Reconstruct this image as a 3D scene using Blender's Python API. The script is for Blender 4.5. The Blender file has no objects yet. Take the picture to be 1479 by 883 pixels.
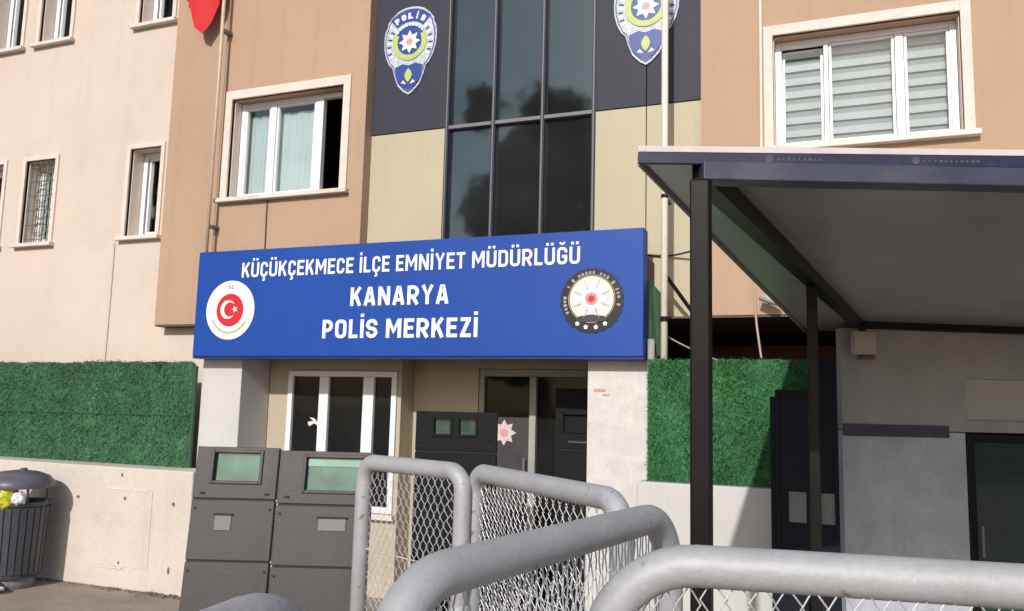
import bpy, math, random
from mathutils import Vector, Matrix, Euler, noise
R = math.radians
rnd = random.Random(7)
sc = bpy.context.scene
col = sc.collection

# ------------------------------------------------------------------ camera, sky, sun, exposure
# X runs along the facade, Y into the building, Z up; the photographer stands at the origin
cam_d = bpy.data.cameras.new("camera"); cam = bpy.data.objects.new("camera", cam_d); col.objects.link(cam)
yaw, pitch, roll = R(21.625), R(6.989), R(1.442)
fw = Vector((-math.sin(yaw)*math.cos(pitch), math.cos(yaw)*math.cos(pitch), math.sin(pitch)))
rt = Vector((math.cos(yaw), math.sin(yaw), 0)); up = rt.cross(fw)
r2 = rt*math.cos(roll) + up*math.sin(roll); u2 = -rt*math.sin(roll) + up*math.cos(roll)
M = Matrix((r2, u2, -fw)).transposed().to_4x4(); M.translation = (0, 0, 1.75)
cam.matrix_world = M
cam_d.sensor_width = 36; cam_d.lens = 36*1200/1479
cam_d.clip_start = 0.05; cam_d.clip_end = 2000
sc.camera = cam

SUN_EL, SUN_AZ = R(28.5), R(3.0)          # azimuth measured from the facade's normal towards +X
sun_dir = Vector((math.sin(SUN_AZ)*math.cos(SUN_EL), -math.cos(SUN_AZ)*math.cos(SUN_EL), math.sin(SUN_EL)))
w = bpy.data.worlds.new("World"); sc.world = w; w.use_nodes = True
nt = w.node_tree; nt.nodes.clear()
sky = nt.nodes.new('ShaderNodeTexSky'); sky.sky_type = 'NISHITA'; sky.sun_disc = False
sky.sun_elevation = SUN_EL; sky.sun_rotation = math.pi - SUN_AZ; sky.dust_density = 1.5
bg = nt.nodes.new('ShaderNodeBackground'); bg.inputs[1].default_value = 0.11
wo = nt.nodes.new('ShaderNodeOutputWorld')
nt.links.new(sky.outputs[0], bg.inputs[0]); nt.links.new(bg.outputs[0], wo.inputs[0])
sl = bpy.data.lights.new("sun", 'SUN'); sl.energy = 3.4; sl.angle = R(0.8); sl.color = (1.0, 0.955, 0.90)
so = bpy.data.objects.new("sun", sl); col.objects.link(so)
so.rotation_euler = (-sun_dir).to_track_quat('-Z', 'Y').to_euler(); so.location = (0, -20, 20)
vs = sc.view_settings; vs.view_transform = 'Standard'; vs.look = 'None'; vs.exposure = 0.02; vs.gamma = 1.0
vs.use_curve_mapping = False
sc.render.filter_size = 1.9
sc.cycles.max_bounces = 8; sc.cycles.glossy_bounces = 4; sc.cycles.transmission_bounces = 6; sc.cycles.transparent_max_bounces = 12

# ------------------------------------------------------------------ materials
def lin(r, g, b):
    f = lambda c: (c/255/12.92) if c/255 <= 0.04045 else ((c/255+0.055)/1.055)**2.4
    return (f(r), f(g), f(b))
MATS = {}
def mat(name, c, rough=0.6, var=0.12, vscale=3.0, fine=40.0, bump=0.15, metal=0.0, streak=0.0, spec=0.5, dirt=None, dirt_amt=0.0, coat=0.0):
    """painted / mineral surface: colour drifting on two noise scales, optional vertical water streaks and dirt, fine relief"""
    m = bpy.data.materials.new(name); m.use_nodes = True; t = m.node_tree; n = t.nodes; L = t.links
    b = n['Principled BSDF']
    tc = n.new('ShaderNodeTexCoord')
    n1 = n.new('ShaderNodeTexNoise'); n1.inputs['Scale'].default_value = vscale; n1.inputs['Detail'].default_value = 6; n1.inputs['Roughness'].default_value = .6
    n2 = n.new('ShaderNodeTexNoise'); n2.inputs['Scale'].default_value = fine; n2.inputs['Detail'].default_value = 4
    L.new(tc.outputs['Object'], n1.inputs['Vector']); L.new(tc.outputs['Object'], n2.inputs['Vector'])
    ramp = n.new('ShaderNodeMapRange'); ramp.inputs['From Min'].default_value = .3; ramp.inputs['From Max'].default_value = .7
    ramp.inputs['To Min'].default_value = 1 - var; ramp.inputs['To Max'].default_value = 1 + var*0.6
    L.new(n1.outputs['Fac'], ramp.inputs['Value'])
    r2_ = n.new('ShaderNodeMapRange'); r2_.inputs['From Min'].default_value = .3; r2_.inputs['From Max'].default_value = .7
    r2_.inputs['To Min'].default_value = 1 - var*0.45; r2_.inputs['To Max'].default_value = 1 + var*0.35
    L.new(n2.outputs['Fac'], r2_.inputs['Value'])
    mul = n.new('ShaderNodeMath'); mul.operation = 'MULTIPLY'; L.new(ramp.outputs[0], mul.inputs[0]); L.new(r2_.outputs[0], mul.inputs[1])
    val = mul.outputs[0]
    if streak:
        mp = n.new('ShaderNodeMapping'); mp.inputs['Scale'].default_value = (9, 9, .35); L.new(tc.outputs['Object'], mp.inputs['Vector'])
        n3 = n.new('ShaderNodeTexNoise'); n3.inputs['Scale'].default_value = 1.0; n3.inputs['Detail'].default_value = 5; L.new(mp.outputs[0], n3.inputs['Vector'])
        r3 = n.new('ShaderNodeMapRange'); r3.inputs['From Min'].default_value = .5; r3.inputs['From Max'].default_value = .78
        r3.inputs['To Min'].default_value = 1; r3.inputs['To Max'].default_value = 1 - streak; L.new(n3.outputs['Fac'], r3.inputs['Value'])
        m3 = n.new('ShaderNodeMath'); m3.operation = 'MULTIPLY'; L.new(val, m3.inputs[0]); L.new(r3.outputs[0], m3.inputs[1]); val = m3.outputs[0]
    vm = n.new('ShaderNodeVectorMath'); vm.operation = 'SCALE'; vm.inputs[0].default_value = c; L.new(val, vm.inputs['Scale'])
    out = vm.outputs[0]
    if dirt:
        n4 = n.new('ShaderNodeTexNoise'); n4.inputs['Scale'].default_value = 2.3; n4.inputs['Detail'].default_value = 8; n4.inputs['Roughness'].default_value = .7
        L.new(tc.outputs['Object'], n4.inputs['Vector'])
        r4 = n.new('ShaderNodeMapRange'); r4.inputs['From Min'].default_value = .52; r4.inputs['From Max'].default_value = .75; r4.inputs['To Max'].default_value = dirt_amt
        L.new(n4.outputs['Fac'], r4.inputs['Value'])
        mx = n.new('ShaderNodeMix'); mx.data_type = 'RGBA'; L.new(r4.outputs[0], mx.inputs['Factor']); L.new(out, mx.inputs[6]); mx.inputs[7].default_value = (*dirt, 1); out = mx.outputs[2]
    L.new(out, b.inputs['Base Color'])
    rr = n.new('ShaderNodeMapRange'); rr.inputs['To Min'].default_value = max(0.02, rough - .08); rr.inputs['To Max'].default_value = min(1, rough + .08); L.new(n1.outputs['Fac'], rr.inputs['Value']); L.new(rr.outputs[0], b.inputs['Roughness'])
    b.inputs['Metallic'].default_value = metal; b.inputs['Specular IOR Level'].default_value = spec
    if coat: b.inputs['Coat Weight'].default_value = coat
    if bump:
        bp = n.new('ShaderNodeBump'); bp.inputs['Strength'].default_value = bump; bp.inputs['Distance'].default_value = .01
        L.new(n2.outputs['Fac'], bp.inputs['Height']); L.new(bp.outputs[0], b.inputs['Normal'])
    MATS[name] = m
    return m
def glass(name, tint, see=0.75, rough=0.02, ior=1.5, refl=(1, 1, 1), film=None):
    """window glass: Fresnel reflection over tinted transparency"""
    m = bpy.data.materials.new(name); m.use_nodes = True; t = m.node_tree; n = t.nodes; L = t.links; n.clear()
    o = n.new('ShaderNodeOutputMaterial'); fr = n.new('ShaderNodeFresnel'); fr.inputs['IOR'].default_value = ior
    gl = n.new('ShaderNodeBsdfGlossy'); gl.inputs['Roughness'].default_value = rough; gl.inputs['Color'].default_value = (*refl, 1)
    tr = n.new('ShaderNodeBsdfTransparent'); tr.inputs[0].default_value = (tint[0]*see, tint[1]*see, tint[2]*see, 1)
    tc = n.new('ShaderNodeTexCoord'); nz = n.new('ShaderNodeTexNoise'); nz.inputs['Scale'].default_value = 1.6; L.new(tc.outputs['Object'], nz.inputs['Vector'])
    bp = n.new('ShaderNodeBump'); bp.inputs['Strength'].default_value = .08; bp.inputs['Distance'].default_value = .05; L.new(nz.outputs['Fac'], bp.inputs['Height'])
    L.new(bp.outputs[0], gl.inputs['Normal'])
    mx = n.new('ShaderNodeMixShader'); L.new(fr.outputs[0], mx.inputs[0]); L.new(tr.outputs[0], mx.inputs[1]); L.new(gl.outputs[0], mx.inputs[2])
    if film:     # thin dust layer, a haze put in to lighten dark reflections
        df_ = n.new('ShaderNodeBsdfDiffuse'); df_.inputs[0].default_value = (*film[:3], 1); m2 = n.new('ShaderNodeMixShader')
        nd = n.new('ShaderNodeTexNoise'); nd.inputs['Scale'].default_value = 1.1; nd.inputs['Detail'].default_value = 5; L.new(tc.outputs['Object'], nd.inputs['Vector'])
        rg = n.new('ShaderNodeMapRange'); rg.inputs['From Min'].default_value = .3; rg.inputs['From Max'].default_value = .75; rg.inputs['To Min'].default_value = film[3]*.45; rg.inputs['To Max'].default_value = film[3]*1.5; L.new(nd.outputs['Fac'], rg.inputs['Value'])
        L.new(rg.outputs[0], m2.inputs[0]); L.new(mx.outputs[0], m2.inputs[1]); L.new(df_.outputs[0], m2.inputs[2]); L.new(m2.outputs[0], o.inputs[0])
    else: L.new(mx.outputs[0], o.inputs[0])
    MATS[name] = m
    return m

m_beige = mat('beige_plaster', (.625, .53, .448), .85, .06, .8, 55, .14, streak=.05, dirt=(.52, .43, .36), dirt_amt=.4)
m_tan = mat('tan_plaster', (.455, .305, .208), .85, .07, .9, 60, .18, streak=.07, dirt=(.40, .265, .18), dirt_amt=.45)
m_khaki = mat('khaki_panel', (.47, .415, .285), .6, .06, 1.2, 30, .05, streak=.06)
m_slate = mat('slate_panel', (.040, .042, .060), .6, .10, 1.3, 30, .03, spec=.25)
m_white = mat('white_plastic_frame', (.80, .80, .82), .35, .04, 4, 40, .02)
m_trim = mat('pale_stone_trim', (.74, .62, .55), .7, .10, 9, 35, .2)
m_sill = mat('sill_stone', (.70, .64, .58), .6, .1, 6, 40, .1, dirt=(.3, .25, .2), dirt_amt=.5)
m_offwhite = mat('limewashed_wall', (.60, .535, .475), .9, .08, 1.3, 30, .35, streak=.06, dirt=(.45, .38, .31), dirt_amt=.45)
m_column = mat('pale_stone_cladding', (.62, .60, .58), .55, .14, 7, 45, .08, dirt=(.50, .48, .46), dirt_amt=.6)
m_column2 = mat('grey_painted_column', (.55, .54, .53), .75, .07, 2, 40, .1)
m_porch = mat('cream_wall', (.46, .40, .305), .85, .06, 2, 50, .1)
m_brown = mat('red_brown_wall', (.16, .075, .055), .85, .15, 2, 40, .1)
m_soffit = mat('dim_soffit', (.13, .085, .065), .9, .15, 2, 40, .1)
m_inside = mat('room_wall', (.09, .075, .07), .9, .1, 2, 20, 0)
m_blue = mat('blue_sign_vinyl', (.008, .060, .335), .48, .07, .9, 60, .01, spec=.35, dirt=(.02, .075, .30), dirt_amt=.5)
m_navyedge = mat('navy_sign_edge', (.01, .02, .13), .5, .1, 2, 30, 0)
m_letter = mat('white_lettering', (.86, .86, .88), .5, .02, 4, 40, 0)
m_red = mat('red_enamel', (.62, .018, .03), .4, .05, 4, 40, 0)
m_black = mat('black_enamel', (.012, .012, .02), .4, .1, 4, 40, 0)
m_ivory = mat('ivory_enamel', (.72, .68, .62), .45, .1, 9, 50, 0)
m_gold = mat('gold_enamel', (.5, .42, .18), .4, .1, 9, 40, 0)
m_silver = mat('silver_enamel', (.52, .56, .62), .45, .35, 28, 60, .2)
m_royal = mat('royal_blue_enamel', (.02, .055, .27), .4, .1, 9, 40, 0)
m_lime = mat('lime_enamel', (.47, .55, .16), .45, .15, 12, 40, 0)
m_pink = mat('rose_enamel', (.65, .30, .30), .45, .1, 12, 40, 0)
m_galv = mat('galvanised_tube', (.40, .405, .425), .55, .12, 7, 90, .1, metal=.12, dirt=(.30, .29, .28), dirt_amt=.5)
_n = m_galv.node_tree; _b = _n.nodes['Principled BSDF']; _src = _b.inputs['Base Color'].links[0].from_socket      # rust freckles and scuffs
_tc = [q for q in _n.nodes if q.type == 'TEX_COORD'][0]
for _sc, _lo, _hi, _c, _amt in ((34, .66, .74, (.16, .085, .045), .75), (60, .66, .72, (.5, .5, .51), .4)):
    _nz = _n.nodes.new('ShaderNodeTexNoise'); _nz.inputs['Scale'].default_value = _sc; _nz.inputs['Detail'].default_value = 3; _n.links.new(_tc.outputs['Object'], _nz.inputs['Vector'])
    _r = _n.nodes.new('ShaderNodeMapRange'); _r.inputs['From Min'].default_value = _lo; _r.inputs['From Max'].default_value = _hi; _r.inputs['To Max'].default_value = _amt; _n.links.new(_nz.outputs['Fac'], _r.inputs['Value'])
    _mx = _n.nodes.new('ShaderNodeMix'); _mx.data_type = 'RGBA'; _n.links.new(_r.outputs[0], _mx.inputs['Factor']); _n.links.new(_src, _mx.inputs[6]); _mx.inputs[7].default_value = (*_c, 1); _src = _mx.outputs[2]
_n.links.new(_src, _b.inputs['Base Color'])
m_wire = mat('galvanised_wire', (.64, .64, .66), .45, .25, 14, 60, 0, metal=.25)
m_shield = mat('dark_grey_steel', (.044, .038, .043), .5, .22, 4, 60, .08, dirt=(.085, .077, .077), dirt_amt=.6, streak=.2)
m_shield2 = mat('blackened_steel', (.008, .009, .010), .7, .14, 3, 45, .05, spec=.2)
m_groove = mat('dark_rubber', (.015, .013, .014), .7, .1, 3, 45, 0)
m_plate = mat('grey_plate', (.17, .16, .17), .5, .1, 8, 45, .05)
m_bin = mat('bin_plastic', (.052, .058, .072), .42, .2, 6, 60, .08, dirt=(.13, .13, .13), dirt_amt=.5)
m_lid = mat('lid_plastic', (.10, .10, .135), .42, .15, 6, 60, .06)
m_yellow = mat('yellow_bag', (.60, .58, .04), .35, .15, 9, 40, .3)
m_wbag = mat('white_bag', (.74, .72, .74), .4, .1, 9, 40, .3)
m_post = mat('dark_brown_steel', (.008, .006, .006), .4, .2, 4, 50, .03, spec=.2)
m_navy = mat('navy_fascia', (.012, .014, .048), .45, .2, 5, 45, .05, dirt=(.11, .11, .14), dirt_amt=.35)
m_beam = mat('blue_grey_beam', (.042, .045, .078), .45, .2, 5, 45, .05, dirt=(.14, .14, .16), dirt_amt=.5)
m_rooftop = mat('roof_sheet_edge', (.62, .55, .53), .5, .1, 5, 45, .05)
m_under = mat('grey_ceiling_sheet', (.33, .335, .335), .24, .12, 1.5, 45, .02)
m_booth = mat('grey_booth_panel', (.46, .48, .55), .7, .2, 4.5, 45, .05)
m_boothup = mat('grey_brown_booth_panel', (.36, .345, .36), .6, .14, 3.5, 45, .05)
m_boothpale = mat('pale_booth_panel', (.41, .395, .395), .6, .08, 1.3, 45, .05)
m_gate = mat('navy_steel_gate', (.008, .010, .018), .7, .2, 4, 45, .03, spec=.2)
m_pave = mat('concrete_pavement', (.31, .26, .215), .9, .22, 2.2, 30, .5, dirt=(.16, .135, .11), dirt_amt=.7)
m_road = mat('asphalt', (.055, .053, .052), .9, .2, 3, 80, .5)
m_dirt = mat('dry_dirt', (.16, .125, .085), .95, .3, 8, 60, .5)
m_pole = mat('cream_pole_paint', (.78, .71, .60), .4, .1, 6, 40, .03, dirt=(.5, .43, .33), dirt_amt=.4)
m_poleold = mat('dull_pole_paint', (.60, .47, .36), .5, .15, 6, 40, .03)
m_flag = mat('red_flag_cloth', (.62, .02, .025), .8, .08, 4, 90, .1)
m_curtain = mat('pale_curtain', (.52, .60, .61), .9, .08, 3, 60, .1)
m_slat = mat('blind_slat', (.47, .515, .54), .7, .08, 3, 60, .05)
m_slatdim = mat('sheer_blind_band', (.28, .315, .34), .8, .08, 3, 60, .05)
m_grass = mat('artificial_grass', (.042, .215, .058), .6, .5, 3.2, 30, 0)
m_grassback = mat('grass_backing', (.035, .14, .058), .8, .25, 6, 30, .2)
m_grassold = mat('faded_artificial_grass', (.095, .235, .125), .65, .42, 2.2, 30, 0)
m_bark = mat('bark', (.10, .075, .055), .9, .3, 4, 20, .6)
m_leaf = mat('tree_leaf', (.045, .085, .03), .6, .35, 3, 10, 0)
_n = m_leaf.node_tree; _b = _n.nodes['Principled BSDF']; _t = _n.nodes.new('ShaderNodeBsdfTranslucent'); _t.inputs[0].default_value = (.13, .20, .05, 1)
_m = _n.nodes.new('ShaderNodeMixShader'); _m.inputs[0].default_value = .45; _o = [q for q in _n.nodes if q.type == 'OUTPUT_MATERIAL'][0]
_n.links.new(_b.outputs[0], _m.inputs[1]); _n.links.new(_t.outputs[0], _m.inputs[2]); _n.links.new(_m.outputs[0], _o.inputs[0])
m_cable = mat('cable_black', (.03, .03, .03), .6, .1, 6, 30, 0)
m_cablepale = mat('cable_pale', (.45, .36, .28), .6, .1, 6, 30, 0)
m_tarp = mat('green_tarp', (.035, .085, .045), .8, .2, 6, 40, .2)
m_pipe = mat('grey_pipe', (.34, .34, .31), .6, .15, 6, 40, .05)
m_lamp = mat('beige_lamp_housing', (.46, .40, .36), .5, .1, 8, 40, .03)
m_sticker = mat('red_sticker', (.60, .33, .28), .6, .2, 20, 60, 0)
g_tint = glass('tinted_curtain_glass', (.10, .16, .17), .35, .05, 2.3, (.62, .82, .88), (.34, .36, .36, .05))
g_win = glass('window_glass', (.95, .97, .97), .97, .02, 1.4)
g_dark = glass('door_glass', (.5, .55, .55), .5, .04, 1.25, film=(.4, .38, .36, .035))
g_green = mat('thick_green_glass', (.035, .15, .108), .10, .45, 6, 9, .06, spec=1.0, dirt=(.09, .24, .185), dirt_amt=.6, coat=.3)  # pale blotches set through dirt are painted reflections in the pane
g_greenpale = mat('reflection_green', (.22, .42, .33), .12, .15, 5, 12, .02, spec=.8)  # pale green of the reflection painted in the shield window
g_booth = mat('booth_tinted_glass', (.018, .038, .032), .06, .2, 1.5, 8, 0, spec=.8)

# ------------------------------------------------------------------ mesh helpers
class MB:
    def __init__(s): s.v = []; s.f = []
    def add(s, vs_, fs_):
        k = len(s.v); s.v += [tuple(p) for p in vs_]; s.f += [tuple(i + k for i in f) for f in fs_]; return s
    def box(s, x0, x1, y0, y1, z0, z1):
        return s.add([(x0,y0,z0),(x1,y0,z0),(x1,y1,z0),(x0,y1,z0),(x0,y0,z1),(x1,y0,z1),(x1,y1,z1),(x0,y1,z1)],
                     [(0,3,2,1),(4,5,6,7),(0,1,5,4),(1,2,6,5),(2,3,7,6),(3,0,4,7)])
    def hexa(s, P):     # 8 points: bottom 4 ccw, top 4 ccw
        return s.add(P, [(0,3,2,1),(4,5,6,7),(0,1,5,4),(1,2,6,5),(2,3,7,6),(3,0,4,7)])
    def prism(s, pts, y0, y1):   # outline in (x, z), extruded along y
        n = len(pts); V = [(x, y0, z) for x, z in pts] + [(x, y1, z) for x, z in pts]
        F = [tuple(range(n)), tuple(range(2*n-1, n-1, -1))] + [(i, i+n, (i+1) % n + n, (i+1) % n) for i in range(n)]
        return s.add(V, F)
    def ring(s, cx, cz, ri, ro, y0, y1, a0=0, a1=2*math.pi, n=40):   # flat annulus (sector) in the facade plane, with thickness
        full = abs(a1 - a0 - 2*math.pi) < 1e-6; k = n if full else n + 1
        V = []
        for i in range(k):
            a = a0 + (a1 - a0)*i/n; c, d = math.cos(a), math.sin(a)
            V += [(cx+ri*c, y0, cz+ri*d), (cx+ro*c, y0, cz+ro*d), (cx+ri*c, y1, cz+ri*d), (cx+ro*c, y1, cz+ro*d)]
        F = []
        for i in range(n):
            a = 4*i; b = 4*((i+1) % k)
            F += [(a, a+1, b+1, b), (a+2, b+2, b+3, a+3), (a+1, a+3, b+3, b+1), (a, b, b+2, a+2)]
        if not full: F += [(0, 2, 3, 1), (4*n, 4*n+1, 4*n+3, 4*n+2)]
        return s.add(V, F)
    def tube(s, pts, r, n=10, closed=False, cap=True):
        P = [Vector(p) for p in pts]; m = len(P); rr = r if isinstance(r, (list, tuple)) else [r]*m
        T = []
        for i in range(m):
            a = P[(i-1) % m] if (closed or i > 0) else P[i]; b = P[(i+1) % m] if (closed or i < m-1) else P[i]
            T.append((b - a).normalized())
        ref = Vector((0,0,1)) if abs(T[0].z) < .9 else Vector((1,0,0))
        u = T[0].cross(ref).normalized(); V = []
        for i in range(m):
            u = (u - T[i]*u.dot(T[i])).normalized(); v = T[i].cross(u)
            for j in range(n):
                a = 2*math.pi*j/n; V.append(P[i] + (u*math.cos(a) + v*math.sin(a))*rr[i])
        F = []
        for i in range(m if closed else m-1):
            for j in range(n):
                a = i*n + j; b = i*n + (j+1) % n; c = ((i+1) % m)*n + (j+1) % n; d = ((i+1) % m)*n + j
                F.append((a, b, c, d))
        if cap and not closed: F += [tuple(range(n-1, -1, -1)), tuple(range((m-1)*n, m*n))]
        return s.add(V, F)
    def lathe(s, prof, cx=0, cy=0, n=32):    # profile (r, z)
        V = []
        for r, z in prof:
            for j in range(n):
                a = 2*math.pi*j/n; V.append((cx + r*math.cos(a), cy + r*math.sin(a), z))
        F = [(i*n+j, i*n+(j+1) % n, (i+1)*n+(j+1) % n, (i+1)*n+j) for i in range(len(prof)-1) for j in range(n)]
        return s.add(V, F)
    def build(s, name, m, parent=None, smooth=False, bev=0, mtx=None):
        me = bpy.data.meshes.new(name)
        me.from_pydata(s.v, [], s.f); me.update()
        if smooth:
            for p in me.polygons: p.use_smooth = True
        me.materials.append(m)
        o = bpy.data.objects.new(name, me); col.objects.link(o)
        if parent: o.parent = parent
        if mtx is not None: o.matrix_local = mtx
        if bev:
            b = o.modifiers.new('bevel', 'BEVEL'); b.width = bev; b.segments = 2; b.limit_method = 'ANGLE'; b.angle_limit = R(40)
        return o
def tag(o, label=None, cat=None, group=None, kind=None):
    if label: o['label'] = label
    if cat: o['category'] = cat
    if group: o['group'] = group
    if kind: o['kind'] = kind
    return o
def empty(name, loc=(0,0,0), rz=0):
    o = bpy.data.objects.new(name, None); col.objects.link(o); o.location = loc; o.rotation_euler = (0, 0, rz); o.empty_display_size = .2
    return o
def bx(name, m, parent, *a, bev=0): return MB().box(*a).build(name, m, parent, bev=bev)
def wall_with_holes(x0, x1, z0, z1, y0, y1, holes):
    """solid wall sheet with real openings and reveals; holes = (x0, x1, z0, z1)"""
    xs = sorted({x0, x1, *[h[0] for h in holes], *[h[1] for h in holes]}); zs = sorted({z0, z1, *[h[2] for h in holes], *[h[3] for h in holes]})
    xs = [x for x in xs if x0 <= x <= x1]; zs = [z for z in zs if z0 <= z <= z1]
    nx, nz = len(xs)-1, len(zs)-1
    solid = [[not any(h[0] <= (xs[i]+xs[i+1])/2 <= h[1] and h[2] <= (zs[j]+zs[j+1])/2 <= h[3] for h in holes) for j in range(nz)] for i in range(nx)]
    V = {}; mb = MB()
    def vid(i, j, k):
        if (i, j, k) not in V: V[(i, j, k)] = len(mb.v); mb.v.append((xs[i], (y0, y1)[k], zs[j]))
        return V[(i, j, k)]
    S = lambda i, j: 0 <= i < nx and 0 <= j < nz and solid[i][j]
    for i in range(nx):
        for j in range(nz):
            if not solid[i][j]: continue
            mb.f.append((vid(i,j,0), vid(i+1,j,0), vid(i+1,j+1,0), vid(i,j+1,0)))
            mb.f.append((vid(i,j,1), vid(i,j+1,1), vid(i+1,j+1,1), vid(i+1,j,1)))
            if not S(i-1, j): mb.f.append((vid(i,j,0), vid(i,j+1,0), vid(i,j+1,1), vid(i,j,1)))
            if not S(i+1, j): mb.f.append((vid(i+1,j,0), vid(i+1,j,1), vid(i+1,j+1,1), vid(i+1,j+1,0)))
            if not S(i, j-1): mb.f.append((vid(i,j,0), vid(i,j,1), vid(i+1,j,1), vid(i+1,j,0)))
            if not S(i, j+1): mb.f.append((vid(i,j+1,0), vid(i+1,j+1,0), vid(i+1,j+1,1), vid(i,j+1,1)))
    return mb
def frame_ring(mb, x0, x1, z0, z1, w_, y0, y1, wb=None, wt=None):
    wb = w_ if wb is None else wb; wt = w_ if wt is None else wt
    mb.box(x0, x0+w_, y0, y1, z0, z1); mb.box(x1-w_, x1, y0, y1, z0, z1)
    mb.box(x0+w_, x1-w_, y0, y1, z0, z0+wb); mb.box(x0+w_, x1-w_, y0, y1, z1-wt, z1)
    return mb
def ribbon(mb, pts, w_, y, depth, closed=False):
    """flat letter stroke of width w_ along pts (x, z), mitred, with thickness"""
    P = [Vector((a, b)) for a, b in pts]; m = len(P); Lf, Rt = [], []
    for i in range(m):
        a = P[(i-1) % m] if (closed or i) else None; b = P[(i+1) % m] if (closed or i < m-1) else None
        d0 = (P[i]-a).normalized() if a is not None else None; d1 = (b-P[i]).normalized() if b is not None else None
        d0 = d0 or d1; d1 = d1 or d0
        n0 = Vector((-d0.y, d0.x)); n1 = Vector((-d1.y, d1.x)); nn = (n0+n1); nn = nn.normalized() if nn.length > 1e-6 else n0
        k = min(1.6, 1/max(.3, nn.dot(n0))); Lf.append(P[i]+nn*k*w_/2); Rt.append(P[i]-nn*k*w_/2)
    V = [(p.x, y, p.y) for p in Lf] + [(p.x, y, p.y) for p in Rt] + [(p.x, y+depth, p.y) for p in Lf] + [(p.x, y+depth, p.y) for p in Rt]
    F = []
    for i in range(m if closed else m-1):
        j = (i+1) % m
        F += [(i, i+m, j+m, j), (i, j, j+2*m, i+2*m), (j+m, i+m, i+3*m, j+3*m)]
    if not closed: F += [(0, 2*m, 3*m, m), (m-1, 2*m-1, 4*m-1, 3*m-1)]
    mb.add(V, F)
def glyph(ch, w_):
    """sans capital on a unit cap height: (strokes, advance width); a stroke is (points, closed)"""
    s = w_/2
    def arc(cx, cz, r, a0, a1, n=6): return [(cx+r*math.cos(R(a0+(a1-a0)*i/n)), cz+r*math.sin(R(a0+(a1-a0)*i/n))) for i in range(n+1)]
    base = {'Ü':'U','Ç':'C','İ':'I','Ğ':'G'}.get(ch, ch); S = []
    Wd = {'A':.70,'C':.58,'D':.62,'E':.54,'G':.62,'I':w_,'K':.64,'L':.50,'M':.82,'N':.68,'O':.64,'P':.60,'R':.64,'S':.62,'T':.58,'U':.64,'Y':.66,'Z':.56,'H':.64,'.':w_}[base]
    x0, x1, z0, z1 = s, Wd-s, s, 1-s; r = max(.02, min(.18, (x1-x0)/2-.012)); c = Wd/2
    TR = arc(x1-r, z1-r, r, 0, 90); TL = arc(x0+r, z1-r, r, 90, 180); BLc = arc(x0+r, z0+r, r, 180, 270); BR = arc(x1-r, z0+r, r, 270, 360)
    if base == 'A': S = [([(s*1.05,0),(c-.045,1-s),(c+.045,1-s),(Wd-s*1.05,0)], False), ([(.17,.27),(Wd-.17,.27)], False)]
    elif base == 'C': S = [([(x1,.66)]+TR+TL+BLc+BR+[(x1,.34)], False)]
    elif base == 'G': S = [([(x1,.68)]+TR+TL+BLc+BR+[(x1,.46),(c-.01,.46)], False)]
    elif base == 'O': S = [(TR+TL+BLc+BR, True)]
    elif base == 'D': S = [([(x0,z0)]+BR+TR+[(x0,z1)], True)]
    elif base == 'E': S = [([(Wd,z1),(x0,z1),(x0,z0),(Wd,z0)], False), ([(w_,.51),(Wd-.05,.51)], False)]
    elif base == 'I': S = [([(s,0),(s,1)], False)]
    elif base == 'L': S = [([(x0,1),(x0,z0),(Wd,z0)], False)]
    elif base == 'H': S = [([(x0,0),(x0,1)], False), ([(x1,0),(x1,1)], False), ([(w_,.5),(Wd-w_,.5)], False)]
    elif base == 'K': S = [([(x0,0),(x0,1)], False), ([(x0+.06,.40),(Wd-s*.9,1.0)], False), ([(x0+.22,.56),(Wd-s*.8,0)], False)]
    elif base == 'M': S = [([(x0,0),(x0,1)], False), ([(x1,0),(x1,1)], False), ([(x0+.02,.97),(c,.34),(x1-.02,.97)], False)]
    elif base == 'N': S = [([(x0,0),(x0,1)], False), ([(x1,0),(x1,1)], False), ([(x0+.03,.95),(x1-.03,.05)], False)]
    elif base in 'PR':
        rb_ = (z1-.42)/2
        bowl = [(x0,z1)] + arc(x1-rb_, z1-rb_, rb_, 90, -90, 10) + [(x0,.42)]
        S = [([(x0,0),(x0,1)], False), (bowl, False)]
        if base == 'R': S.append(([(x0+.22,.42),(Wd-s*.8,0)], False))
    elif base == 'S':
        q = min((.5-s)/2, (x1-x0)/2-.012)
        S = [([(x1,z1-q-.03)]+arc(x1-q,z1-q,q,0,90)+arc(x0+q,z1-q,q,90,180)+arc(x0+q,.5+q,q,180,270)+arc(x1-q,.5-q,q,90,0)+arc(x1-q,z0+q,q,0,-90)+arc(x0+q,z0+q,q,270,180)+[(x0,z0+q+.03)], False)]
    elif base == 'T': S = [([(0,z1),(Wd,z1)], False), ([(c,0),(c,1-w_)], False)]
    elif base == 'U': S = [([(x0,1)]+BLc+BR+[(x1,1)], False)]
    elif base == 'Y': S = [([(s*.9,1),(c,.46),(Wd-s*.9,1)], False), ([(c,0),(c,.48)], False)]
    elif base == 'Z': S = [([(.03,z1),(Wd-.02,z1)], False), ([(.02,z0),(Wd,z0)], False), ([(Wd-s-.02,z1-.02),(s+.02,z0+.02)], False)]
    elif base == '.': S = [([(s,0),(s,w_)], False)]
    if ch == 'Ü': S += [([(c-.15,1.12),(c-.15,1.28)], False), ([(c+.15,1.12),(c+.15,1.28)], False)]
    if ch == 'İ': S += [([(s,1.12),(s,1.29)], False)]
    if ch == 'Ğ': S += [(arc(c, 1.33, .15, 195, 345), False)]
    if ch == 'Ç': S += [([(c,.0),(c,-.10),(c+.07,-.14),(c+.03,-.23),(c-.10,-.24)], False)]
    return S, Wd
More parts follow.
